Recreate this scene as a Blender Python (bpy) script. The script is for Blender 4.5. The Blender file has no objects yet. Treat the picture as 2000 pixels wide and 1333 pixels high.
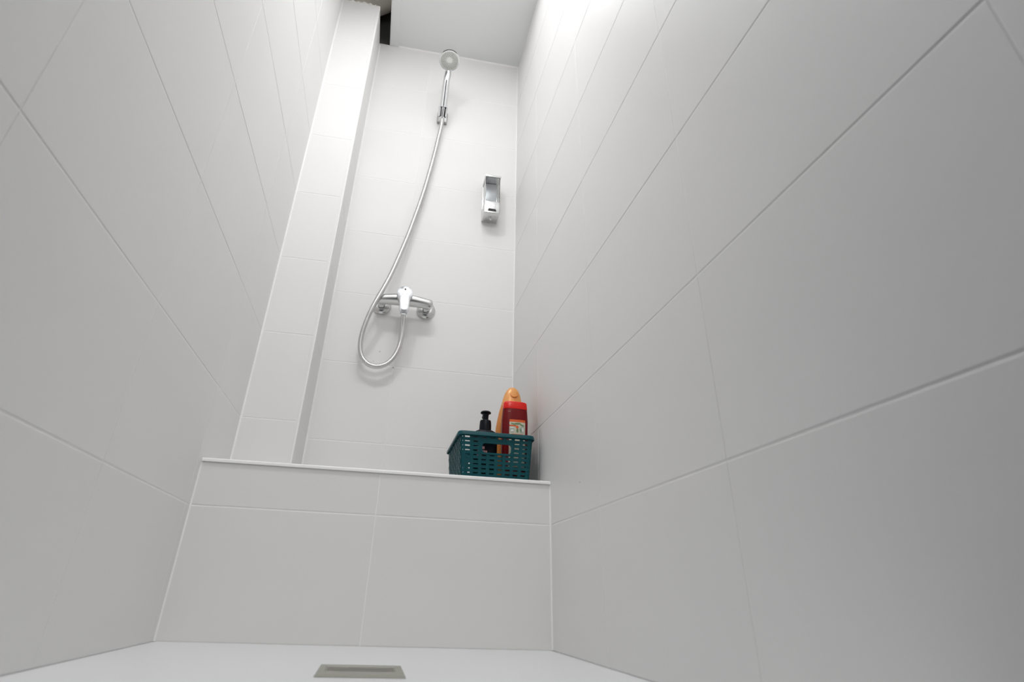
import bpy, bmesh, math, random
from mathutils import Vector, Matrix
random.seed(4)
S = bpy.context.scene
COL = S.collection

# ------------------------------------------------------------------ camera
cam_data = bpy.data.cameras.new('camera')
cam = bpy.data.objects.new('camera', cam_data)
COL.objects.link(cam)
right = Vector((0.98169, -0.18769, 0.03243))
fwd = Vector((0.14925, 0.86377, 0.48127))
up = Vector((-0.11834, -0.46762, 0.87597))
rot = Matrix((right, up, -fwd)).transposed()
cam.matrix_world = Matrix.Translation((0, 0, 0.0942)) @ rot.to_4x4()
cam_data.sensor_width = 36
cam_data.lens = 1126.25 / 2000 * 36
cam_data.shift_x = 0.0191
cam_data.shift_y = -0.05866
cam_data.clip_start = 0.01
cam_data.dof.use_dof = True
cam_data.dof.focus_distance = 1.95
cam_data.dof.aperture_fstop = 5.6
S.camera = cam

# ------------------------------------------------------------------ world, lamp, fill lights, exposure
world = bpy.data.worlds.new('world')
S.world = world
world.use_nodes = True
world.node_tree.nodes['Background'].inputs[0].default_value = (0.32, 0.62, 1.0, 1)
world.node_tree.nodes['Background'].inputs[1].default_value = 0.04
lamp = bpy.data.lights.new('ceiling_lamp_light', 'AREA')
lamp.shape = 'DISK'
lamp.size = 0.14
lamp.energy = 5.5
lamp.color = (0.985, 1.0, 1.02)
lamp_ob = bpy.data.objects.new('ceiling_lamp_light', lamp)
lamp_ob.location = (-0.27, 0.64, 2.222)
COL.objects.link(lamp_ob)
def area_fill(name, size, loc, energy, color, tilt=0):
    d = bpy.data.lights.new(name, 'AREA')
    d.shape = 'RECTANGLE'
    d.size, d.size_y = size
    d.energy = energy
    d.color = color
    o = bpy.data.objects.new(name, d)
    o.location = loc
    o.rotation_euler = (math.radians(tilt), 0, 0)
    COL.objects.link(o)
area_fill('stall_fill_light', (0.42, 0.36), (0.06, 0.72, 2.228), 5.0, (0.985, 1.0, 1.02))  # unseen soft fill, added to even out the stall
area_fill('stall_fill_light', (0.34, 0.30), (0.12, 1.27, 2.228), 1.15, (0.985, 1.0, 1.02))  # second added fill, lifts the back end of the stall
area_fill('room_fill_light', (0.55, 0.55), (0.0, -0.9, 2.0), 11.6, (1.0, 0.985, 0.96), 60)  # added fill behind the camera, stands for no known fitting
S.view_settings.view_transform = 'Standard'
S.view_settings.look = 'None'
S.view_settings.exposure = 0.1
S.view_settings.gamma = 1.0
S.view_settings.use_curve_mapping = False

# ------------------------------------------------------------------ dimensions (metres)
XL, XR = -0.3864, 0.3963        # left and right tile faces
XC = -0.234                     # side face of the pipe boxing
XM = -0.002                     # vertical joint in the middle
YL, YC, YB = 1.3824, 1.6208, 1.8171   # ledge face, boxing face, back wall face
Z0, ZT, ZC = 0.2444, 0.3396, 2.2422   # first joint, ledge top, ceiling panel
H = 0.25
GAP = 0.0022
VGAP = 0.0011
DEEP = 0.0007

# ------------------------------------------------------------------ materials
def principled(name, color, rough=0.5, metal=0.0, spec=0.5, coat=0.0, trans=0.0, ior=1.45, sss=0.0):
    m = bpy.data.materials.new(name)
    m.use_nodes = True
    b = m.node_tree.nodes['Principled BSDF']
    b.inputs['Base Color'].default_value = (*color, 1)
    b.inputs['Roughness'].default_value = rough
    b.inputs['Metallic'].default_value = metal
    b.inputs['Specular IOR Level'].default_value = spec
    b.inputs['Coat Weight'].default_value = coat
    b.inputs['Transmission Weight'].default_value = trans
    b.inputs['IOR'].default_value = ior
    return m

def bump(m, scale, strength, dist=0.001, detail=2.0):
    nt = m.node_tree
    tc = nt.nodes.new('ShaderNodeTexCoord')
    n = nt.nodes.new('ShaderNodeTexNoise')
    n.inputs['Scale'].default_value = scale
    n.inputs['Detail'].default_value = detail
    bp = nt.nodes.new('ShaderNodeBump')
    bp.inputs['Strength'].default_value = strength
    bp.inputs['Distance'].default_value = dist
    nt.links.new(tc.outputs['Object'], n.inputs['Vector'])
    nt.links.new(n.outputs['Fac'], bp.inputs['Height'])
    nt.links.new(bp.outputs['Normal'], nt.nodes['Principled BSDF'].inputs['Normal'])
    return n

def mottled(m, c1, c2, scale):
    nt = m.node_tree
    tc = nt.nodes.new('ShaderNodeTexCoord')
    n = nt.nodes.new('ShaderNodeTexNoise')
    n.inputs['Scale'].default_value = scale
    r = nt.nodes.new('ShaderNodeValToRGB')
    r.color_ramp.elements[0].position = 0.35
    r.color_ramp.elements[0].color = (*c1, 1)
    r.color_ramp.elements[1].position = 0.65
    r.color_ramp.elements[1].color = (*c2, 1)
    nt.links.new(tc.outputs['Object'], n.inputs['Vector'])
    nt.links.new(n.outputs['Fac'], r.inputs['Fac'])
    nt.links.new(r.outputs['Color'], nt.nodes['Principled BSDF'].inputs['Base Color'])

M_TILE = principled('white_glazed_tile', (0.80, 0.795, 0.785), 0.40, spec=0.20)
mottled(M_TILE, (0.798, 0.789, 0.778), (0.812, 0.803, 0.792), 3.0)
bump(M_TILE, 14, 0.10, 0.0012, 1.0)
M_GROUT = principled('white_grout', (0.90, 0.89, 0.875), 0.75)
bump(M_GROUT, 300, 0.2, 0.0005)
M_TRIM = principled('white_plastic_trim', (0.92, 0.915, 0.905), 0.3)
M_EDGE = principled('matt_edge_trim', (0.80, 0.795, 0.785), 0.5, spec=0.25)
M_TRAY = principled('white_acrylic', (0.76, 0.765, 0.78), 0.3)
bump(M_TRAY, 20, 0.04, 0.001)
M_PANEL = principled('pale_grey_panel', (0.82, 0.83, 0.83), 0.4)
M_PLASTER = principled('white_plaster', (0.72, 0.70, 0.67), 0.9)
bump(M_PLASTER, 60, 0.4, 0.002, 4)
M_VOID = principled('dark_void', (0.08, 0.08, 0.07), 0.95)
bump(M_VOID, 40, 0.5, 0.003, 4)
M_CREAM = principled('cream_insulation', (0.95, 0.90, 0.80), 0.8)
bump(M_CREAM, 50, 0.4, 0.002)
M_CHROME = principled('chrome', (0.82, 0.83, 0.84), 0.07, metal=1.0)
M_SATIN = principled('satin_chrome', (0.66, 0.665, 0.66), 0.22, metal=1.0)
M_LEVER = principled('polished_lever', (0.88, 0.90, 0.93), 0.22, metal=0.9)
M_PLATE = principled('brushed_zinc', (0.42, 0.42, 0.41), 0.35, metal=0.8)
M_HOSE = principled('steel_hose', (0.70, 0.70, 0.69), 0.20, metal=1.0)
M_FACE = principled('grey_spray_face', (0.60, 0.60, 0.57), 0.4)
M_NOZZLE = principled('grey_rubber_nozzle', (0.20, 0.20, 0.19), 0.6)
M_DARK = principled('slot_shade_and_dot', (0.015, 0.015, 0.017), 0.4)  # near black: slot shade as colour, also the lever's index dot
M_CLEAR = principled('smoky_clear_plastic', (0.95, 0.96, 0.96), 0.05, trans=1.0, ior=1.3)
M_SOAP = principled('grey_liner', (0.50, 0.515, 0.53), 0.3, metal=0.3)
M_BUTTON = principled('silver_push_button', (0.85, 0.85, 0.86), 0.25, metal=0.6)
M_TEAL = principled('teal_plastic', (0.0, 0.068, 0.082), 0.42, spec=0.35)
bump(M_TEAL, 120, 0.15, 0.0006)
M_BLACK = principled('black_plastic', (0.003, 0.004, 0.008), 0.38, spec=0.25)
M_GOLD = principled('golden_orange_plastic', (0.72, 0.27, 0.065), 0.33, metal=0.1)
M_GOLDCAP = principled('pale_golden_plastic', (0.80, 0.37, 0.12), 0.30, metal=0.1)
M_RED = principled('deep_red_plastic', (0.17, 0.003, 0.005), 0.35, spec=0.3)
M_REDCAP = principled('bright_red_plastic', (0.75, 0.012, 0.006), 0.28)
M_LABEL = principled('cream_label', (0.66, 0.62, 0.50), 0.5)
M_ORANGE = principled('orange_print', (0.75, 0.12, 0.02), 0.5)
M_GREEN = principled('green_print', (0.16, 0.26, 0.12), 0.5)
M_MINT = principled('mint_print', (0.42, 0.50, 0.44), 0.5)
M_WHITEPRINT = principled('white_print', (0.85, 0.83, 0.80), 0.5)
M_PINK = principled('pink_print', (0.62, 0.33, 0.32), 0.5)
M_STEEL = principled('brushed_steel', (0.34, 0.34, 0.30), 0.55, metal=0.35)
M_STEELDK = principled('drain_recess', (0.21, 0.195, 0.17), 0.6, metal=0.2)
M_FLOORDK = principled('dark_floor_tile', (0.05, 0.058, 0.07), 0.4)
M_SPOT = principled('grey_chip', (0.50, 0.49, 0.47), 0.7)

# ------------------------------------------------------------------ mesh helpers
def link(name, bm, mat, parent=None, smooth=False, recalc=True):
    if recalc:
        bmesh.ops.recalc_face_normals(bm, faces=bm.faces)
    me = bpy.data.meshes.new(name)
    bm.to_mesh(me)
    bm.free()
    if smooth:
        for p in me.polygons:
            p.use_smooth = True
    for m in (mat if isinstance(mat, (list, tuple)) else [mat]):
        me.materials.append(m)
    o = bpy.data.objects.new(name, me)
    COL.objects.link(o)
    if parent is not None:
        o.parent = parent
        o.matrix_parent_inverse = Matrix.Identity(4)
        if parent.parent is None:
            o.location = -parent.location
    return o

def auto_smooth(o, angle=40):
    for p in o.data.polygons:
        p.use_smooth = True
    o.data.set_sharp_from_angle(angle=math.radians(angle))
    return o

def empty(name, loc, label, cat, group=None):
    o = bpy.data.objects.new(name, None)
    o.empty_display_size = 0.03
    o.location = loc
    COL.objects.link(o)
    o['label'] = label
    o['category'] = cat
    if group:
        o['group'] = group
    return o

def structure(o, label=None, cat='wall'):
    o['kind'] = 'structure'
    if label:
        o['label'] = label
        o['category'] = cat
    return o

def box(bm, a, b, bevel=0.0, seg=2):
    m = Matrix.Translation([(a[i] + b[i]) / 2 for i in range(3)]) @ Matrix.Diagonal([abs(b[i] - a[i]) for i in range(3)] + [1])
    r = bmesh.ops.create_cube(bm, size=1.0, matrix=m)
    if bevel > 0:
        es = list({e for v in r['verts'] for e in v.link_edges})
        bmesh.ops.bevel(bm, geom=es, offset=bevel, segments=seg, affect='EDGES', profile=0.5)

def frame_of(axis):
    z = Vector(axis).normalized()
    x = Vector((1, 0, 0)) if abs(z.x) < 0.8 else Vector((0, 1, 0))
    x = (x - z * x.dot(z)).normalized()
    return x, z.cross(x), z

def lathe(bm, base, axis, prof, seg=32, sx=1.0, sy=1.0, xdir=None, exp=2.0):
    """prof: list of (radius, height) along axis; sx/sy squash; exp = superellipse exponent"""
    x, y, z = frame_of(axis)
    if xdir is not None:
        x = (Vector(xdir) - z * Vector(xdir).dot(z)).normalized()
        y = z.cross(x)
    rings = []
    base = Vector(base)
    for r, h in prof:
        if r < 1e-6:
            rings.append([bm.verts.new(base + z * h)])
            continue
        ring = []
        for i in range(seg):
            a = 2 * math.pi * i / seg
            ca, sa = math.cos(a), math.sin(a)
            ca = math.copysign(abs(ca) ** (2 / exp), ca)
            sa = math.copysign(abs(sa) ** (2 / exp), sa)
            ring.append(bm.verts.new(base + x * (r * sx * ca) + y * (r * sy * sa) + z * h))
        rings.append(ring)
    for a, b in zip(rings, rings[1:]):
        if len(a) == 1 and len(b) == 1:
            continue
        if len(a) == 1:
            for i in range(seg):
                bm.faces.new((a[0], b[i], b[(i + 1) % seg]))
        elif len(b) == 1:
            for i in range(seg):
                bm.faces.new((a[i], a[(i + 1) % seg], b[0]))
        else:
            for i in range(seg):
                bm.faces.new((a[i], a[(i + 1) % seg], b[(i + 1) % seg], b[i]))
    for r in (rings[0], rings[-1]):
        if len(r) > 2:
            bm.faces.new(r)

def catmull(pts, n):
    P = [Vector(p) for p in pts]
    P = [P[0] * 2 - P[1]] + P + [P[-1] * 2 - P[-2]]
    out = []
    for i in range(1, len(P) - 2):
        for k in range(n):
            t = k / n
            a, b, c, d = P[i - 1], P[i], P[i + 1], P[i + 2]
            out.append(0.5 * ((2 * b) + (c - a) * t + (2 * a - 5 * b + 4 * c - d) * t * t + (3 * b - a - 3 * c + d) * t ** 3))
    out.append(P[-2])
    return out

def resample(pts, step):
    out = [pts[0]]
    acc = 0.0
    for a, b in zip(pts, pts[1:]):
        L = (b - a).length
        while acc + L >= step:
            t = (step - acc) / L
            a = a.lerp(b, t)
            L = (b - a).length
            out.append(a.copy())
            acc = 0.0
        acc += L
    return out

def sweep(bm, pts, radii, seg=12, sec=None, caps=True):
    """sec: optional function(i) -> list of 2-D section points (overrides radii)"""
    up_ = Vector((0, 1, 0))
    rings = []
    for i, p in enumerate(pts):
        t = (pts[min(i + 1, len(pts) - 1)] - pts[max(i - 1, 0)]).normalized()
        u = up_ - t * up_.dot(t)
        if u.length < 1e-4:
            u = Vector((0, 0, 1)) - t * t.z
        u.normalize()
        w = t.cross(u)
        up_ = u
        if sec:
            ring = [bm.verts.new(p + w * a + u * b) for a, b in sec(i)]
        else:
            r = radii[i] if hasattr(radii, '__len__') else radii
            ring = [bm.verts.new(p + w * (r * math.cos(2 * math.pi * k / seg)) + u * (r * math.sin(2 * math.pi * k / seg))) for k in range(seg)]
        rings.append(ring)
    n = len(rings[0])
    for a, b in zip(rings, rings[1:]):
        for i in range(n):
            bm.faces.new((a[i], a[(i + 1) % n], b[(i + 1) % n], b[i]))
    if caps:
        bm.faces.new(rings[0])
        bm.faces.new(rings[-1])

# ------------------------------------------------------------------ tiles
TILE_MESH = {}
def tile_mesh(w, h):
    key = (round(w, 4), round(h, 4))
    if key in TILE_MESH:
        return TILE_MESH[key]
    bm = bmesh.new()
    c, t = 0.0009, DEEP + 0.0004      # softened glaze edge, body thickness
    def ring(inset, y):
        return [bm.verts.new((sx * (w / 2 - inset), y, sz * (h / 2 - inset))) for sx, sz in ((-1, -1), (1, -1), (1, 1), (-1, 1))]
    rings = [ring(0, t), ring(0, c), ring(c * 0.35, c * 0.3), ring(c * 1.3, 0)]
    for a, b in zip(rings, rings[1:]):
        for i in range(4):
            bm.faces.new((a[i], a[(i + 1) % 4], b[(i + 1) % 4], b[i]))
    bm.faces.new(rings[-1])
    bmesh.ops.recalc_face_normals(bm, faces=bm.faces)
    me = bpy.data.meshes.new('tile')
    bm.to_mesh(me)
    bm.free()
    # recalc on an open shell may flip: make sure the front looks to -Y
    f = me.polygons[len(me.polygons) - 1]
    if f.normal.y > 0:
        me.flip_normals()
    me.materials.append(M_TILE)
    TILE_MESH[key] = me
    return me

def tile(parent, u0, u1, z0, z1, plane, face, vgap=VGAP):
    """plane 'back': u = x, face looks to -Y; 'left': u = y, looks to +X; 'right': u = y, looks to -X"""
    w, h = (u1 - u0) - vgap, (z1 - z0) - GAP
    if w < 0.004 or h < 0.004:
        return
    o = bpy.data.objects.new('tile', tile_mesh(w, h))
    cu, cz = (u0 + u1) / 2, (z0 + z1) / 2
    j = lambda s: random.uniform(-s, s)
    if plane == 'back':
        o.location = (cu, face, cz)
        rz = 0
    elif plane == 'left':
        o.location = (face, cu, cz)
        rz = math.pi / 2
    else:
        o.location = (face, cu, cz)
        rz = -math.pi / 2
    o.rotation_euler = (j(0.0006), 0, rz + j(0.0006))
    COL.objects.link(o)
    o.parent = parent

def slab(name, a, b, mat=None, label=None):
    bm = bmesh.new()
    box(bm, a, b)
    return structure(link(name, bm, mat or M_GROUT))

ROWS = [0.0, Z0] + [Z0 + H * k for k in range(1, 8)] + [2.2405]
# left wall
wall_left = slab('wall_left', (XL - 0.10, 0.33, -0.02), (XL - DEEP, 2.0, 2.2405))
ly = [0.331, 0.4920, 0.9220, 1.3520, YC - 0.0008]
for a, b in zip(ly, ly[1:]):
    for z, zz in zip(ROWS, ROWS[1:]):
        if b > YL + 0.02 and zz <= Z0 + 0.01:
            tile(wall_left, a, YL - 0.0008, z, zz, 'left', XL)
        else:
            tile(wall_left, a, b, z, zz, 'left', XL)
# right wall
wall_right = slab('wall_right', (XR + DEEP, 0.04, -0.02), (XR + 0.10, 2.0, ZC + 0.30))
ry = [0.041, 0.2013, 0.6320, 1.0622, 1.4925, YB - 0.0008]
for a, b in zip(ry, ry[1:]):
    for z, zz in zip(ROWS[:-1], ROWS[1:]):
        if a > YL and zz <= Z0 + 0.01:
            continue
        tile(wall_right, a, b, z, zz, 'right', XR)
# back wall
wall_back = slab('wall_back', (XC - 0.02, YB + DEEP, 0.0), (XR + DEEP, YB + 0.10, 2.2422))
BROWS = [ZT + 0.001] + ROWS[2:]
for z, zz in zip(BROWS, BROWS[1:]):
    for a, b in ((XC + 0.001, XM), (XM, XR - 0.0008)):
        tile(wall_back, a, b, z, zz, 'back', YB)
# pipe boxing in the left corner
wall_boxing = slab('wall_boxing', (XL - DEEP, YC + DEEP, ZT), (XC - DEEP, YB + DEEP, 2.230))
RT = 0.0085                           # rounded corner trim
for z, zz in zip(BROWS, BROWS[1:-1] + [2.229]):
    tile(wall_boxing, XL + 0.0008, XC - RT, z, zz, 'back', YC)
    tile(wall_boxing, YC + RT, YB - 0.0008, z, zz, 'left', XC)
# ledge
wall_ledge = slab('wall_ledge', (XL - DEEP, YL + DEEP, -0.02), (XR + DEEP, YB + DEEP, ZT - 0.0012))
for z, zz in ((0.0, Z0), (Z0, ZT - 0.005)):
    for a, b in ((XL + 0.0008, XM), (XM, XR - 0.0008)):
        tile(wall_ledge, a, b, z, zz, 'back', YL, 0.0024)
for a, b in ((XL + 0.0008, XM), (XM, XR - 0.0008)):   # tiles lying on the ledge
    y1 = YC if b <= XM + 0.001 else YB
    for yy0, yy1 in ((YL + 0.010, YC - 0.001), (YC - 0.001, YB - 0.0008)):
        aa = max(a, XC + 0.001) if yy0 > YC - 0.01 else a
        o = bpy.data.objects.new('tile', tile_mesh((b - aa) - GAP, (yy1 - yy0) - GAP))
        o.location = ((aa + b) / 2, (yy0 + yy1) / 2, ZT)
        o.rotation_euler = (-math.pi / 2, 0, 0)
        COL.objects.link(o)
        o.parent = wall_ledge

def quarter_trim(name, fn, n_pts, mat=None):
    bm = bmesh.new()
    rings = []
    for end in (0, 1):
        rings.append([bm.verts.new(fn(end, *p)) for p in n_pts])
    n = len(n_pts)
    for i in range(n):
        bm.faces.new((rings[0][i], rings[0][(i + 1) % n], rings[1][(i + 1) % n], rings[1][i]))
    bm.faces.new(rings[0])
    bm.faces.new(rings[1])
    return structure(auto_smooth(link(name, bm, mat or M_TRIM), 50))
# ledge edge strip: (depth from front, height from top) section, slightly proud of the tile
R = 0.004
sec = [(0.011, -0.006), (-R, -0.006)] + [(-R * math.cos(t) * 1.0 - 0.0 + 0.0, -0.0015 + R * 0.75 * math.sin(t)) for t in [i * math.pi / 2 / 6 for i in range(7)]] + [(0.011, 0.0015)]
quarter_trim('trim_1', lambda e, d, h: ((XL + 0.0005, XR - 0.0005)[e], YL + d, ZT + h), sec)
# boxing corner trim, quarter round
cx_, cy_ = XC - RT + 0.0006, YC + RT - 0.0006
sec = [(cx_ - 0.0004, cy_ + 0.0)] + [(cx_ + RT * math.cos(t), cy_ + RT * math.sin(t)) for t in [-math.pi / 2 + i * math.pi / 2 / 8 for i in range(9)]]
quarter_trim('trim_2', lambda e, x, y: (x, y, (ZT + 0.001, 2.230)[e]), sec, M_EDGE)

# silicone beads along the inner corners
def bead(name, a, b, sx, sy, r=0.0042):
    # flat fillet filling the corner; sx, sy point out of the two faces into the room
    bm = bmesh.new()
    a, b = Vector(a), Vector(b)
    d = (b - a).normalized()
    if abs(d.z) > 0.5:
        u, v = Vector((sx, 0, 0)), Vector((0, sy, 0))
    else:
        u, v = Vector((0, sy, 0)), Vector((0, 0, sx))
    sec = [-(u + v) * 0.0005, u * r - v * 0.0005, u * r * 0.42 + v * r * 0.42, v * r - u * 0.0005]
    rg = [[bm.verts.new(p + q) for q in sec] for p in (a, b)]
    for i in range(4):
        bm.faces.new((rg[0][i], rg[0][(i + 1) % 4], rg[1][(i + 1) % 4], rg[1][i]))
    bm.faces.new(rg[0]); bm.faces.new(rg[1])
    return structure(auto_smooth(link(name, bm, M_TRIM), 60))
bead('trim_3', (XL, YL, 0.001), (XL, YL, ZT - 0.006), 1, -1, 0.0032)
bead('trim_4', (XR, YL, 0.001), (XR, YL, ZT - 0.006), -1, -1, 0.0032)
bead('trim_5', (XL, YC, ZT + 0.001), (XL, YC, 2.23), 1, -1, 0.0044)
bead('trim_6', (XC, YB, ZT + 0.001), (XC, YB, 2.23), 1, -1, 0.0056)
bead('trim_7', (XR, YB, ZT + 0.001), (XR, YB, ZC - 0.003), -1, -1, 0.0034)
bead('trim_8', (-0.150, YB, ZC), (XR, YB, ZC), -1, -1, 0.0058)

# floor: acrylic tray, its centre dished towards the drain
bm = bmesh.new()
nx, ny = 30, 60
x0, x1, y0, y1 = XL - 0.0, XR + 0.0, 0.36, YL + 0.0012
g = {}
for i in range(nx + 1):
    for j in range(ny + 1):
        x, y = x0 + (x1 - x0) * i / nx, y0 + (y1 - y0) * j / ny
        g[i, j] = bm.verts.new((x, y, 0.0))
for i in range(nx):
    for j in range(ny):
        bm.faces.new((g[i, j], g[i + 1, j], g[i + 1, j + 1], g[i, j + 1]))
r = bmesh.ops.extrude_face_region(bm, geom=bm.faces[:])
for v in [e for e in r['geom'] if isinstance(e, bmesh.types.BMVert)]:
    v.co.z = -0.02
floor = structure(link('floor', bm, M_TRAY))
# bathroom floor behind the camera
slab('floor.001', (-1.6, -2.0, -0.06), (1.2, 0.36, -0.02), M_FLOORDK)

# ceiling: hung grey panel on the right, full ceiling nearer the camera, slab above the gap
slab('ceiling', (-0.152, 1.15, ZC), (XR + DEEP, YB + DEEP, ZC + 0.012), M_PANEL)
slab('ceiling.001', (XL - 0.10, 0.45, ZC), (XR + DEEP, 1.15, ZC + 0.012), M_PANEL)
slab('ceiling.002', (XL - 0.3, 0.45, 2.62), (XR + 0.3, 2.3, 2.66), M_PLASTER)
slab('ceiling.003', (-1.6, -2.0, 2.45), (1.2, 0.448, 2.50), M_PLASTER)
slab('wall_bathroom', (-1.6, -2.06, -0.02), (1.2, -2.0, 2.45), M_PLASTER)
# white edge profile of the panel
bm = bmesh.new()
box(bm, (-0.187, 1.15, ZC - 0.004), (-0.152, YB, ZC + 0.012), 0.0015)
box(bm, (-0.190, 1.15, ZC - 0.004), (-0.187, YB, ZC + 0.075), 0.0008)
structure(link('trim_9', bm, M_PANEL))

# void above the boxing: rough back face coloured dark for the void's shade and a cream lagged duct
bm = bmesh.new()
box(bm, (XL - 0.1, YB + 0.002, 2.2422), (XR + 0.1, YB + 0.06, 2.70))
wall_void = structure(link('wall_void', bm, M_VOID))
bm = bmesh.new()
box(bm, (XL - 0.1, 0.9, 2.2405), (XL - 0.004, 2.0, 2.62))
structure(link('wall_left_upper', bm, M_PLASTER))

# white lagged waste pipe in the gap above the boxing, rough foam on the boxing's top edge
pipe = empty('waste_pipe', (-0.30, 1.72, 2.26), 'cream lagged pipe in the dark gap above the tiled pipe boxing', 'pipe')
bm = bmesh.new()
sweep(bm, catmull([(-0.345, 1.735, 2.27), (-0.335, 1.738, 2.33), (-0.265, 1.745, 2.405), (-0.12, 1.745, 2.55)], 8), 0.050, 24)
link('lagging', bm, M_CREAM, pipe, smooth=True)
bm = bmesh.new()
lathe(bm, (-0.335, 1.735, 2.232), (0, 0, 1), [(0.062, 0.0), (0.064, 0.004), (0.064, 0.034), (0.052, 0.040)], 28)
auto_smooth(link('pipe_collar', bm, M_PLASTER, pipe))
bm = bmesh.new()
pts = [Vector((XL + 0.004 + 0.0146 * i, YC + 0.004, 2.2325 + 0.003 * math.sin(i * 1.3) + 0.003 * math.sin(i * 0.55 + 1))) for i in range(10)]
sweep(bm, catmull(pts, 4), [0.006 + 0.0022 * math.sin(i * 0.9) for i in range(37)], 10)
foam = link('sealing_foam', bm, M_PLASTER, smooth=True)
foam['label'] = 'wavy white bead of sealing foam along the top edge of the pipe boxing'
foam['category'] = 'sealant'

# small chips and drilled spots on the tiles below the mixer and on the right wall
def chip(parent, loc, n, r, sx=1.0):
    bm = bmesh.new()
    lathe(bm, loc, n, [(r, 0.0), (r * 0.8, 0.0004), (0, 0.0006)], 10, sx=sx)
    link('tile_chip', bm, M_SPOT, parent)
chip(wall_back, (-0.053, YB, 0.792), (0, -1, 0), 0.0022)
chip(wall_back, (-0.070, YB, 0.757), (0, -1, 0), 0.0016)
chip(wall_back, (-0.004, YB, 0.741), (0, -1, 0), 0.0030)
chip(wall_right, (XR, 1.165, 0.305), (-1, 0, 0), 0.0018)

# ------------------------------------------------------------------ hand shower
A = Vector((0.004, 0.566, -0.824)).normalized()       # down the handle
P0 = Vector((0.0712, 1.750, 1.858))                    # handle bottom
HD = Vector((0.0728, 1.645, 2.011))                    # head centre
N = Vector((-0.03, -0.69, -0.72)).normalized()         # spray direction
hs = empty('hand_shower', P0, 'chrome hand shower with round grey spray face hung high on the back wall', 'shower head')
bm = bmesh.new()
k = [P0, P0 - A * 0.02, P0 - A * 0.06, P0 - A * 0.10, HD + A * 0.058 - N * 0.006, HD + A * 0.038 - N * 0.0155, HD + A * 0.012 - N * 0.018, HD - A * 0.012 - N * 0.016]
pp = catmull(k, 6)
rr = []
for i in range(len(pp)):
    t = i / (len(pp) - 1)
    rr.append(0.0162 - 0.0034 * min(1, t / 0.6) - (0.003 * (t - 0.6) / 0.4 if t > 0.6 else 0))
sweep(bm, pp, rr, 24)
auto_smooth(link('handle', bm, M_CHROME, hs))
bm = bmesh.new()
lathe(bm, HD, N, [(0, -0.027), (0.014, -0.0265), (0.026, -0.022), (0.036, -0.013), (0.0415, -0.003), (0.0425, 0.002), (0.0415, 0.0055), (0.0385, 0.0060), (0.0385, 0.003), (0, 0.003)], 48)
auto_smooth(link('head_shell', bm, M_CHROME, hs), 30)
bm = bmesh.new()
lathe(bm, HD, N, [(0.0383, 0.0025), (0.0383, 0.0052), (0.037, 0.0062), (0.030, 0.0072), (0.0145, 0.0078), (0.0140, 0.0066), (0.0122, 0.0066), (0.0118, 0.0084), (0, 0.0088)], 48)
face = auto_smooth(link('spray_face', bm, M_FACE, hs), 30)
bm = bmesh.new()
fx, fy, fz = frame_of(N)
for rad, cnt in ((0.0175, 16), (0.0225, 22), (0.0275, 28), (0.0325, 32)):
    for i in range(cnt):
        a = 2 * math.pi * (i + (cnt % 3) * 0.3) / cnt
        c = HD + fx * (rad * math.cos(a)) + fy * (rad * math.sin(a))
        lathe(bm, c, N, [(0.0016, 0.0060), (0.0015, 0.0092), (0, 0.0094)], 6)
noz = link('nozzles', bm, M_NOZZLE, hs)
bm = bmesh.new()
lathe(bm, P0, A, [(0.0150, -0.001), (0.0165, 0.0), (0.0165, 0.004), (0.013, 0.006)], 28)
auto_smooth(link('handle_collar', bm, M_CHROME, hs))

# ------------------------------------------------------------------ wall holder
ho = empty('shower_holder', (0.074, YB, 1.845), 'chrome wall bracket with split clamp holding the hand shower', 'holder')
bm = bmesh.new()
box(bm, (0.053, YB - 0.014, 1.822), (0.095, YB, 1.880), 0.004, 3)
auto_smooth(link('wall_plate', bm, M_PLATE, ho), 35)
bm = bmesh.new()
box(bm, (0.062, 1.776, 1.845), (0.084, YB - 0.012, 1.872), 0.003, 2)
auto_smooth(link('arm', bm, M_CHROME, ho), 35)
def arc_jaw(a0, a1, ri, ro, h0, h1):
    bm = bmesh.new()
    ax, ay = Vector((1, 0, 0)), A.cross(Vector((1, 0, 0))).normalized()
    if ay.y > 0:
        ay = -ay                                       # ay points out to the room
    n = 14
    grid = []
    for i in range(n + 1):
        t = math.radians(a0 + (a1 - a0) * i / n)
        d = ax * math.cos(t) + ay * math.sin(t)
        grid.append([bm.verts.new(P0 + A * h + d * r) for r, h in ((ri, h0), (ro + 0.0012, h0), (ro + 0.0012, h0 + 0.004), (ro, h0 + 0.005), (ro - 0.003, h1), (ri - 0.002, h1))])
    for a, b in zip(grid, grid[1:]):
        for i in range(6):
            bm.faces.new((a[i], a[(i + 1) % 6], b[(i + 1) % 6], b[i]))
    bm.faces.new(grid[0]); bm.faces.new(grid[-1])
    return bm
auto_smooth(link('clamp', arc_jaw(125, 415, 0.0175, 0.0205, 0.005, 0.042), M_CHROME, ho), 35)
shade_bm = arc_jaw(127, 413, 0.0150, 0.0163, 0.0065, 0.0415)
auto_smooth(link('clamp_shade', shade_bm, M_DARK, ho), 35)  # added dark sleeve: shade between jaws and nut put into its colour

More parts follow.
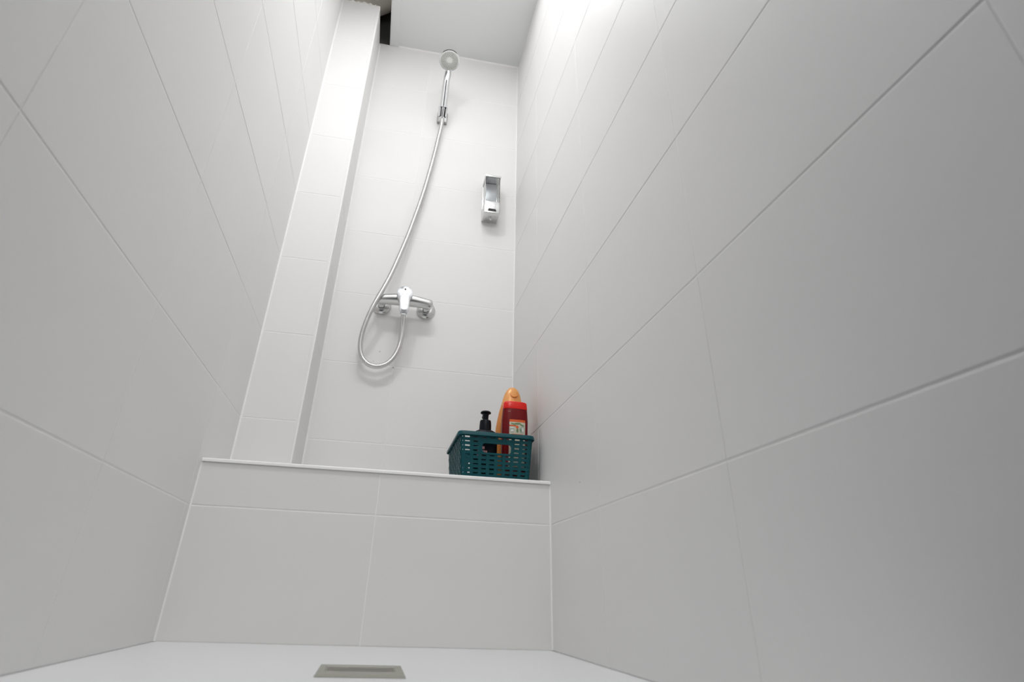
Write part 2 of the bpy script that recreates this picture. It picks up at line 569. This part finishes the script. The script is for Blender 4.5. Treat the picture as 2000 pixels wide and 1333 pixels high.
# ------------------------------------------------------------------ hose
hose_pts = [P0 + A * 0.048, (0.0725, 1.7851, 1.7850), (0.0662, 1.7871, 1.7288), (0.0568, 1.7871, 1.6352), (0.0434, 1.7871, 1.5291),
    (0.0287, 1.7851, 1.426), (0.0109, 1.7811, 1.3257), (-0.0078, 1.7751, 1.2286), (-0.029, 1.7651, 1.1332), (-0.0507, 1.7511, 1.0404),
    (-0.0729, 1.7351, 0.9665), (-0.09, 1.7331, 0.918), (-0.1064, 1.7471, 0.869), (-0.1161, 1.7621, 0.8203), (-0.1172, 1.7751, 0.7811),
    (-0.1064, 1.7811, 0.7496), (-0.0842, 1.7831, 0.7285), (-0.0531, 1.7831, 0.7247), (-0.0254, 1.7821, 0.7358), (-0.0028, 1.7801, 0.7653),
    (0.0102, 1.7751, 0.8092), (0.0115, 1.7691, 0.8559), (0.0087, 1.7631, 0.8956), (0.0085, 1.7600, 0.915)]
ho2 = empty('shower_hose', (0.0085, 1.760, 0.93), 'ribbed steel shower hose looping down from the hand shower to the mixer', 'hose')
raw = resample(catmull(hose_pts, 24), 0.0013)
n_s = 26
dense = []
for i in range(len(raw)):                              # relax small kinks of the guide curve
    r_ = min(n_s, i, len(raw) - 1 - i)
    acc = Vector((0, 0, 0))
    for q in range(-r_, r_ + 1):
        acc += raw[i + q]
    dense.append(acc / (2 * r_ + 1))
bm = bmesh.new()
prof = [0.0070, 0.0084, 0.0084]
sweep(bm, dense, [prof[i % 3] for i in range(len(dense))], 12)
link('hose', bm, M_HOSE, ho2, smooth=True)
bm = bmesh.new()
lathe(bm, P0 + A * 0.002, A, [(0.0118, 0.0), (0.0120, 0.012), (0.0098, 0.040), (0.0086, 0.050), (0.0086, 0.056)], 24)
auto_smooth(link('cone_nut', bm, M_CHROME, ho2))
bm = bmesh.new()
lathe(bm, (0.0085, 1.760, 0.905), (0, 0, 1), [(0.0088, 0.0), (0.0112, 0.003), (0.0112, 0.020), (0.0105, 0.024)], 6)
link('hex_nut', bm, M_CHROME, ho2)

# ------------------------------------------------------------------ mixer
mx = empty('shower_mixer', (0.008, YB, 0.957), 'chrome single lever shower mixer bar on the back wall', 'faucet')
bm = bmesh.new()
BY = 1.757
pp, secs = [], []
nn = 40
for i in range(nn + 1):
    t = -1 + 2 * i / nn
    x = 0.008 + 0.0955 * t
    e = abs(t)
    pp.append(Vector((x, BY + 0.006 * e ** 2, 0.960 - 0.006 * e ** 2)))
    w = 0.0215 - 0.0050 * e
    if e > 0.88:
        w *= math.sqrt(max(0.03, 1 - ((e - 0.88) / 0.12) ** 2 * 0.97))
    secs.append(w)
sweep(bm, pp, secs, 28)
auto_smooth(link('body', bm, M_SATIN, mx), 50)
for x in (-0.068, 0.084):
    bm = bmesh.new()
    lathe(bm, (x, YB, 0.957), (0, -1, 0), [(0.0325, 0.0), (0.0325, 0.002), (0.031, 0.006), (0.026, 0.0105), (0.019, 0.013), (0.016, 0.0135)], 40)
    auto_smooth(link('wall_flange', bm, M_SATIN, mx), 30)
    bm = bmesh.new()
    lathe(bm, (x, YB - 0.013, 0.957), (0, -1, 0), [(0.0115, 0.0), (0.0115, 0.012)], 24)
    auto_smooth(link('union', bm, M_CHROME, mx), 30)
    bm = bmesh.new()
    lathe(bm, (x, YB - 0.022, 0.957), (0, -1, 0), [(0.0150, 0.0), (0.0165, 0.002), (0.0165, 0.014), (0.0155, 0.016)], 6)
    link('hex_union_nut', bm, M_CHROME, mx)
CA = Vector((0, -0.985, 0.17)).normalized()
CB = Vector((0.0055, 1.750, 0.960))
bm = bmesh.new()
lathe(bm, CB, CA, [(0.0245, -0.012), (0.0245, 0.022), (0.0235, 0.0235), (0.0225, 0.024)], 40)
auto_smooth(link('cartridge_housing', bm, M_SATIN, mx), 30)
bm = bmesh.new()
lathe(bm, CB, CA, [(0.0258, 0.0245), (0.0272, 0.0255), (0.0272, 0.034), (0.0262, 0.038), (0.022, 0.0405), (0, 0.0425)], 40)
lever = auto_smooth(link('lever', bm, M_LEVER, mx), 30)
bm = bmesh.new()
LC = CB + CA * 0.031
tip = Vector((0.0085, LC.y - 0.016, 0.892))
def lever_sec(i, n=14):
    t = i / 12
    w = 0.0190 - 0.0035 * t
    h = 0.0085 - 0.0030 * t
    if t > 0.93:
        w *= 0.86; h *= 0.7
    out = []
    for k_ in range(20):
        a = 2 * math.pi * k_ / 20
        c, s = math.cos(a), math.sin(a)
        out.append((w * math.copysign(abs(c) ** 0.6, c), h * math.copysign(abs(s) ** 0.7, s)))
    return out
start = LC + Vector((0, 0, -0.004))
lp = [start.lerp(tip, i / 12) + Vector((0, -0.004 * math.sin(math.pi * i / 12), 0)) for i in range(13)]
sweep(bm, lp, 0, sec=lever_sec)
auto_smooth(link('handle', bm, M_LEVER, lever), 40)
bm = bmesh.new()
lathe(bm, CB + CA * 0.0415 + Vector((0, 0, 0.010)), CA, [(0.0035, -0.001), (0.0032, 0.0008), (0, 0.001)], 16)
link('index_dot', bm, M_DARK, lever)
bm = bmesh.new()
lathe(bm, (0.0085, BY + 0.003, 0.927), (0, 0, 1), [(0.0110, 0.0), (0.0120, 0.002), (0.0130, 0.018)], 24)
auto_smooth(link('outlet', bm, M_CHROME, mx), 30)

# ------------------------------------------------------------------ soap dispenser
DX0, DX1, DY0, DZ0, DZ1 = 0.2605, 0.3205, 1.748, 1.3575, 1.536
ds = empty('soap_dispenser', (0.2905, YB, 1.44), 'slim chrome wall soap dispenser with clear tank near the right corner', 'soap dispenser')
bm = bmesh.new()
box(bm, (DX0, YB - 0.006, DZ0), (DX1, YB, DZ1), 0.002)
auto_smooth(link('back_plate', bm, M_SATIN, ds), 35)
bm = bmesh.new()
box(bm, (DX0 - 0.001, DY0 - 0.002, DZ1 - 0.008), (DX1 + 0.001, YB - 0.0055, DZ1), 0.002)
auto_smooth(link('lid', bm, M_SATIN, ds), 35)
bm = bmesh.new()
box(bm, (DX0, DY0, DZ0), (DX1, YB - 0.0055, DZ0 + 0.056), 0.003, 3)
auto_smooth(link('lower_housing', bm, M_SATIN, ds), 35)
bm = bmesh.new()
t0, t1 = DZ0 + 0.0562, DZ1 - 0.0082
box(bm, (DX0 + 0.002, DY0 + 0.002, t0), (DX0 + 0.004, YB - 0.008, t1))
box(bm, (DX1 - 0.004, DY0 + 0.002, t0), (DX1 - 0.002, YB - 0.008, t1))
box(bm, (DX0 + 0.004, DY0 + 0.002, t0), (DX1 - 0.004, DY0 + 0.004, t1))
link('tank', bm, M_CLEAR, ds)
bm = bmesh.new()
box(bm, (DX0 + 0.007, 1.790, t0 + 0.001), (DX1 - 0.007, 1.8085, t1 - 0.001), 0.003)
auto_smooth(link('inner_bottle', bm, M_SOAP, ds), 35)
bm = bmesh.new()
box(bm, (DX0 + 0.017, DY0 - 0.006, DZ0 + 0.016), (DX1 - 0.016, DY0 + 0.001, DZ0 + 0.045), 0.002)
auto_smooth(link('push_button', bm, M_BUTTON, ds), 35)
bm = bmesh.new()
box(bm, (DX0 + 0.015, DY0 - 0.0012, DZ0 + 0.009), (DX1 - 0.014, DY0 + 0.001, DZ0 + 0.0155), 0.0005)
link('button_gap_shade', bm, M_DARK, ds)  # dark strip on the face, painted as shade in the gap below the button
bm = bmesh.new()
lathe(bm, (0.2915, 1.782, DZ0 + 0.001), (0, 0, -1), [(0.0085, 0.0), (0.0080, 0.003), (0.0045, 0.0035), (0.0038, 0.010), (0.0026, 0.0105), (0, 0.0090)], 24)
auto_smooth(link('spout', bm, M_SATIN, ds), 30)

# ------------------------------------------------------------------ basket
bk = empty('storage_basket', (0.276, 1.577, ZT + 0.0006), 'teal woven plastic basket standing on the right end of the tiled ledge', 'basket')
BZ0, BZ1 = ZT + 0.0008, 0.4560
TX0, TX1, TY0, TY1 = 0.1830, 0.3700, 1.4490, 1.6920
BX0, BX1, BY0, BY1 = 0.1920, 0.3610, 1.4570, 1.6840
def corner(ix, iy, t):
    x = (BX0, BX1)[ix] + ((TX0, TX1)[ix] - (BX0, BX1)[ix]) * t
    y = (BY0, BY1)[iy] + ((TY0, TY1)[iy] - (BY0, BY1)[iy]) * t
    return Vector((x, y, BZ0 + (BZ1 - BZ0) * t))
def panel(name, c0, c1, inward, cols, slot_w, hole=None):
    W = (corner(*c1, 1) - corner(*c0, 1)).length
    Ht = BZ1 - BZ0
    inward = Vector(inward)
    def f(u, v, d):
        a, b = corner(*c0, v / Ht), corner(*c1, v / Ht)
        return a.lerp(b, u / W) + inward * d
    bm = bmesh.new()
    def cell(u0, u1, v0, v1, d0, d1):
        vs = [bm.verts.new(f(u, v, d)) for d in (d0, d1) for u, v in ((u0, v0), (u1, v0), (u1, v1), (u0, v1))]
        for q in ((0, 1, 2, 3), (7, 6, 5, 4), (0, 4, 5, 1), (1, 5, 6, 2), (2, 6, 7, 3), (3, 7, 4, 0)):
            bm.faces.new([vs[i] for i in q])
    pitch = 0.0108
    rows = [Ht - 0.0075 - pitch * i for i in range(10)]
    sh = 0.0032
    cu = [W * 0.5 + (i - (cols - 1) / 2) * (slot_w + 0.0088) for i in range(cols)]
    def in_hole(u0, u1, v0, v1):
        return hole and u1 > hole[0] - 0.004 and u0 < hole[1] + 0.004 and v1 > hole[2] - 0.004 and v0 < hole[3] + 0.004
    edges = [0.0]
    for c in cu:
        edges += [c - slot_w / 2, c + slot_w / 2]
    edges.append(W)
    for i in range(len(edges) - 1):
        u0, u1 = edges[i], edges[i + 1]
        slotcol = i % 2 == 1
        spans = []
        if not slotcol:
            if i in (0, len(edges) - 2):
                # corner posts with a small round-ish peg hole per row
                um = (u0 + u1) / 2
                cell(u0, um - 0.001, 0, Ht, 0, 0.0022)
                cell(um + 0.001, u1, 0, Ht, 0, 0.0022)
                top = Ht
                for r in rows:
                    cell(um - 0.001, um + 0.001, r + 0.001, top, 0, 0.0022)
                    top = r - 0.001
                cell(um - 0.001, um + 0.001, 0, top, 0, 0.0022)
            else:
                spans = [(0, Ht, -0.0004, 0.0020)]
        else:
            top = Ht
            k_ = 0
            for r in rows:
                bulge = -0.0016 if (k_ + i // 2) % 2 == 0 else 0.0006
                spans.append((r + sh / 2, top, bulge, bulge + 0.0020))
                top = r - sh / 2
                k_ += 1
            spans.append((0, top, 0, 0.0020))
        for v0, v1, d0, d1 in spans:
            if in_hole(u0, u1, v0, v1):
                ha, hb = hole[2] - 0.004, hole[3] + 0.004
                hu0, hu1 = hole[0] - 0.004, hole[1] + 0.004
                if u0 < hu0 < u1:
                    cell(u0, hu0, v0, v1, d0, d1)
                if u0 < hu1 < u1:
                    cell(hu1, u1, v0, v1, d0, d1)
                a_, b_ = max(u0, hu0), min(u1, hu1)
                if v0 < ha:
                    cell(a_, b_, v0, ha, d0, d1)
                if v1 > hb:
                    cell(a_, b_, hb, v1, d0, d1)
            else:
                cell(u0, u1, v0, v1, d0, d1)
    if hole:
        u0, u1, v0, v1 = hole
        rc = (v1 - v0) / 2
        mv = (v0 + v1) / 2
        inner, outer = [], []
        for k_ in range(33):
            t = k_ / 32 * 2 * math.pi
            c, s = math.cos(t), math.sin(t)
            su = (u1 - rc * 0.7) if c >= 0 else (u0 + rc * 0.7)
            inner.append((su + c * rc * 0.7, mv + math.copysign(abs(s) ** 0.6, s) * rc))
            c2 = math.copysign(min(1, abs(c) * 1.6), c)
            s2 = math.copysign(min(1, abs(s) * 1.6), s)
            outer.append((su + c2 * (rc * 0.7 + 0.0045), mv + s2 * (rc + 0.0045)))
        for (a, b), (a2, b2) in zip(zip(inner, outer), zip(inner[1:], outer[1:])):
            q = [a, b, b2, a2]
            lo = [bm.verts.new(f(u, v, -0.0018)) for u, v in q]
            hi = [bm.verts.new(f(u, v, 0.0030)) for u, v in q]
            bm.faces.new(lo); bm.faces.new(hi[::-1])
            for j in range(4):
                bm.faces.new((lo[j], lo[(j + 1) % 4], hi[(j + 1) % 4], hi[j]))
    return link(name, bm, M_TEAL, bk)
Hh = BZ1 - BZ0
hole = (0.0565, 0.1330, 0.0715, 0.0945)
panel('front_panel', (0, 0), (1, 0), (0, 1, 0), 8, 0.0128, hole)
panel('back_panel', (0, 1), (1, 1), (0, -1, 0), 8, 0.0128, hole)
panel('side_panel', (0, 0), (0, 1), (1, 0, 0), 11, 0.0128)
panel('side_panel', (1, 0), (1, 1), (-1, 0, 0), 11, 0.0128)
bm = bmesh.new()
box(bm, (BX0 + 0.001, BY0 + 0.001, BZ0), (BX1 - 0.001, BY1 - 0.001, BZ0 + 0.0022))
link('base', bm, M_TEAL, bk)
bm = bmesh.new()
rc = 0.014
loop = []
for cx, cy, a0 in ((TX1 - rc + 0.003, TY1 - rc + 0.003, 0), (TX0 + rc - 0.003, TY1 - rc + 0.003, 90), (TX0 + rc - 0.003, TY0 + rc - 0.003, 180), (TX1 - rc + 0.003, TY0 + rc - 0.003, 270)):
    for k_ in range(9):
        t = math.radians(a0 + 90 * k_ / 8)
        loop.append((cx, cy, math.cos(t), math.sin(t)))
secr = [(-0.0055, 0.0045), (-0.002, 0.0062), (0.0015, 0.0056), (0.0035, 0.002), (0.0040, -0.004), (0.0025, -0.0046), (0.0015, -0.001), (-0.004, -0.001)]
rings = [[bm.verts.new((cx + c * (rc + d), cy + s * (rc + d), BZ1 + h)) for d, h in secr] for cx, cy, c, s in loop]
for i in range(len(rings)):
    a, b = rings[i], rings[(i + 1) % len(rings)]
    for j in range(len(secr)):
        bm.faces.new((a[j], a[(j + 1) % len(secr)], b[(j + 1) % len(secr)], b[j]))
auto_smooth(link('rim', bm, M_TEAL, bk), 40)

BB = BZ0 + 0.0026
# ------------------------------------------------------------------ bottles
def patch(bm, pts, to_surface):
    vs = [bm.verts.new(to_surface(u, v)) for u, v in pts]
    bm.faces.new(vs)
# black pump bottle
pb = empty('pump_bottle', (0.2545, 1.500, BB), 'black pump bottle at the left of the basket, lowest of the three bottles', 'bottle')
bm = bmesh.new()
lathe(bm, (0.2545, 1.500, BB), (0, 0, 1), [(0.030, 0.0), (0.0325, 0.003), (0.0325, 0.114), (0.0315, 0.124), (0.0265, 0.132), (0.0190, 0.136), (0.0160, 0.137)], 40, sx=1.0, sy=0.66, exp=2.6)
auto_smooth(link('body', bm, M_BLACK, pb), 40)
bm = bmesh.new()
lathe(bm, (0.2545, 1.500, BB), (0, 0, 1), [(0.0158, 0.132), (0.0158, 0.147), (0.0150, 0.158), (0.0142, 0.162), (0.0100, 0.1635), (0.0076, 0.164)], 28)
auto_smooth(link('pump_collar', bm, M_BLACK, pb), 40)
bm = bmesh.new()
lathe(bm, (0.2545, 1.500, BB), (0, 0, 1), [(0.0072, 0.162), (0.0078, 0.176), (0.0095, 0.180), (0.0138, 0.1815), (0.0142, 0.1835), (0.0120, 0.1865), (0, 0.1885)], 28)
sweep(bm, [Vector((0.2545, 1.500, BB + 0.1815)), Vector((0.2535, 1.520, BB + 0.1815)), Vector((0.2530, 1.533, BB + 0.178))], [0.0055, 0.0048, 0.0035], 12)
auto_smooth(link('pump_head', bm, M_BLACK, pb), 40)
bm = bmesh.new()
for x0_, x1_, z0_, z1_ in ((-0.024, -0.003, 0.083, 0.090), (-0.021, 0.004, 0.073, 0.080), (-0.022, -0.010, 0.065, 0.070), (-0.007, 0.010, 0.060, 0.064)):
    n = 6
    def surf(x, z):
        c = min(1, abs(x / 0.0327))
        y = 0.0327 * 0.66 * (1 - c ** 2.6) ** (1 / 2.6)
        return Vector((0.2545 + x, 1.500 - y - 0.0004, BB + z))
    for i in range(n):
        xa, xb = x0_ + (x1_ - x0_) * i / n, x0_ + (x1_ - x0_) * (i + 0.8) / n
        vs = [bm.verts.new(surf(x, z)) for x, z in ((xa, z0_), (xb, z0_), (xb, z1_), (xa, z1_))]
        bm.faces.new(vs)
link('printed_label', bm, M_PINK, pb)

# golden shampoo bottle, leaning slightly to the right
gb = empty('shampoo_bottle', (0.3235, 1.548, BB), 'tall golden orange bottle with rounded cap behind the red bottle', 'bottle')
GAx = Vector((0.052, 0.0, 1)).normalized()
gprof = [(0.031, 0.0), (0.0345, 0.004), (0.037, 0.03), (0.0395, 0.09), (0.0405, 0.13), (0.0400, 0.155), (0.0375, 0.180), (0.0345, 0.200), (0.0305, 0.218)]
gcap = [(0.0304, 0.2185), (0.0300, 0.220), (0.0265, 0.238), (0.0225, 0.254), (0.0170, 0.266), (0.0105, 0.2735), (0.004, 0.276), (0, 0.2765)]
bm = bmesh.new()
lathe(bm, (0.3235, 1.548, BB), GAx, gprof, 44, sx=1.0, sy=0.60, xdir=(1, 0, 0), exp=2.2)
auto_smooth(link('body', bm, M_GOLD, gb), 50)
bm = bmesh.new()
lathe(bm, (0.3235, 1.548, BB), GAx, gcap, 44, sx=1.0, sy=0.60, xdir=(1, 0, 0), exp=2.2)
auto_smooth(link('cap', bm, M_GOLDCAP, gb), 50)
bm = bmesh.new()
gc = Vector((0.3235, 1.548, BB)) + GAx * 0.2535 + Vector((0.002, -0.0120, 0))
lathe(bm, gc, (0.02, -0.90, 0.43), [(0.0112, -0.006), (0.0110, 0.0015), (0.0098, 0.0020), (0.0088, 0.0004), (0.0070, -0.0004), (0, -0.0006)], 28)
auto_smooth(link('cap_thumb_ring', bm, M_GOLD, gb), 50)

# red shower gel bottle
rb = empty('shower_gel_bottle', (0.3315, 1.4975, BB), 'dark red shower gel bottle with bright red cap and fruit label', 'bottle')
bm = bmesh.new()
lathe(bm, (0.3315, 1.4975, BB), (0.008, 0, 1), [(0.0245, 0.0), (0.0270, 0.003), (0.0300, 0.030), (0.0335, 0.085), (0.0352, 0.130), (0.0352, 0.165), (0.0335, 0.190), (0.0328, 0.196)], 48, sx=1.0, sy=0.52, xdir=(1, 0, 0), exp=3.0)
auto_smooth(link('body', bm, M_RED, rb), 50)
bm = bmesh.new()
lathe(bm, (0.3315, 1.4975, BB), (0.008, 0, 1), [(0.0330, 0.1965), (0.0332, 0.198), (0.0322, 0.212), (0.0308, 0.2155), (0.028, 0.2165), (0, 0.217)], 48, sx=1.0, sy=0.52, xdir=(1, 0, 0), exp=3.2)
auto_smooth(link('cap', bm, M_REDCAP, rb), 50)
def redsurf(x, z, lift):
    prof_ = [(0.0300, 0.030), (0.0335, 0.085), (0.0352, 0.130), (0.0352, 0.165), (0.0335, 0.190)]
    r_ = 0.034
    for (ra, za), (rb_, zb) in zip(prof_, prof_[1:]):
        if za <= z <= zb:
            r_ = ra + (rb_ - ra) * (z - za) / (zb - za)
    c = min(1, abs(x / r_))
    y = r_ * 0.52 * (1 - c ** 3.0) ** (1 / 3.0)
    return Vector((0.3315 + 0.008 * z + x, 1.4975 - y - lift, BB + z))
def rpatch(bm, x0_, x1_, z0_, z1_, lift, nx_=8, nz_=6, mi=0):
    for i in range(nx_):
        for j in range(nz_):
            xa, xb = x0_ + (x1_ - x0_) * i / nx_, x0_ + (x1_ - x0_) * (i + 1) / nx_
            za, zb = z0_ + (z1_ - z0_) * j / nz_, z0_ + (z1_ - z0_) * (j + 1) / nz_
            fc = bm.faces.new([bm.verts.new(redsurf(x, z, lift)) for x, z in ((xa, za), (xb, za), (xb, zb), (xa, zb))])
            fc.material_index = mi
bm = bmesh.new()
def rdisc(bm, cx, cz, rx_, rz_, lift, mi, tilt=0.0, n=10):
    ct, st = math.cos(tilt), math.sin(tilt)
    c0 = bm.verts.new(redsurf(cx, cz, lift))
    ring = [bm.verts.new(redsurf(cx + rx_ * math.cos(a) * ct - rz_ * math.sin(a) * st, cz + rx_ * math.cos(a) * st + rz_ * math.sin(a) * ct, lift)) for a in [2 * math.pi * q / n for q in range(n)]]
    for q in range(n):
        fc = bm.faces.new((c0, ring[q], ring[(q + 1) % n]))
        fc.material_index = mi
rpatch(bm, -0.0175, 0.0255, 0.045, 0.1655, 0.0003, 8, 12, 0)             # cream ground
rpatch(bm, -0.0175, 0.0255, 0.1600, 0.1662, 0.0006, 8, 1, 1)             # orange top band
rpatch(bm, -0.0175, 0.0010, 0.1480, 0.1515, 0.0006, 4, 1, 1)             # orange sweep
rdisc(bm, 0.0035, 0.1555, 0.0100, 0.0026, 0.0007, 2, 0.10)               # leaves
rdisc(bm, -0.0080, 0.1545, 0.0070, 0.0018, 0.0007, 2, -0.25)
rdisc(bm, 0.0165, 0.1520, 0.0065, 0.0022, 0.0007, 2, -0.35)
rdisc(bm, -0.0105, 0.1390, 0.0062, 0.0078, 0.0006, 3)                    # pale round jars
rdisc(bm, 0.0165, 0.1400, 0.0072, 0.0088, 0.0006, 3)
rdisc(bm, 0.0190, 0.1400, 0.0022, 0.0062, 0.0008, 4, 0.15)
rdisc(bm, 0.0130, 0.1385, 0.0016, 0.0050, 0.0008, 2, 0.2)
rdisc(bm, 0.0035, 0.1465, 0.0038, 0.0040, 0.0009, 1)                     # orange fruit
rdisc(bm, 0.0040, 0.1375, 0.0030, 0.0055, 0.0008, 2)
rdisc(bm, -0.0105, 0.1450, 0.0058, 0.0015, 0.0008, 4)
rdisc(bm, -0.0100, 0.1370, 0.0045, 0.0030, 0.0008, 4, 0.3)
rpatch(bm, -0.0110, 0.0190, 0.1268, 0.1283, 0.0006, 8, 1, 1)
for i, w_ in enumerate((0.006, 0.004, 0.007, 0.005, 0.006, 0.004)):      # white script strokes
    xa = -0.0135 + 0.0064 * i
    rdisc(bm, xa, 0.1200 + 0.0008 * (i % 2), w_ * 0.42, 0.0024 + 0.0006 * (i % 3), 0.0008, 4, 0.5)
    rdisc(bm, xa + 0.001, 0.1198, w_ * 0.16, 0.0012, 0.0010, 1, 0.2, 6)
link('label', bm, [M_LABEL, M_ORANGE, M_GREEN, M_MINT, M_WHITEPRINT], rb, recalc=False)
bm = bmesh.new()
rpatch(bm, -0.0225, -0.0145, 0.1875, 0.1883, 0.0004, 2, 1, 0)
link('cap_notch_print', bm, M_PINK, rb, recalc=False)

# ------------------------------------------------------------------ floor drain
dr = empty('floor_drain', (0.004, 0.950, 0.0005), 'square steel drain cover set in the white shower tray', 'drain')
a0, a1, b0, b1 = -0.0535, 0.0615, 0.892, 1.010
bm = bmesh.new()
def ring_frame(bm, outer, inner, z0, z1, zi):
    def rect(r, z):
        return [bm.verts.new(p + (z,)) for p in ((r[0], r[2]), (r[1], r[2]), (r[1], r[3]), (r[0], r[3]))]
    s = 0.0015
    o = [rect(outer, z0), rect((outer[0] + s, outer[1] - s, outer[2] + s, outer[3] - s), z1), rect((inner[0] - s, inner[1] + s, inner[2] - s, inner[3] + s), z1), rect(inner, zi)]
    for a, b in zip(o, o[1:]):
        for i in range(4):
            bm.faces.new((a[i], a[(i + 1) % 4], b[(i + 1) % 4], b[i]))
    bm.faces.new(o[0])
    bm.faces.new(o[3])
ring_frame(bm, (a0, a1, b0, b1), (a0 + 0.012, a1 - 0.012, b0 + 0.040, b1 - 0.018), 0.0003, 0.0032, 0.0020)
link('cover', bm, M_STEEL, dr)
bm = bmesh.new()
box(bm, (a0 + 0.0125, b0 + 0.0405, 0.0013), (a1 - 0.0125, b1 - 0.0185, 0.0022))
link('recess', bm, M_STEELDK, dr)
bm = bmesh.new()
for i in range(2):
    y = b0 + 0.053 + i * 0.020
    box(bm, (a0 + 0.020, y, 0.0023), (a1 - 0.020, y + 0.006, 0.0028))
link('grate_bars', bm, M_STEEL, dr)
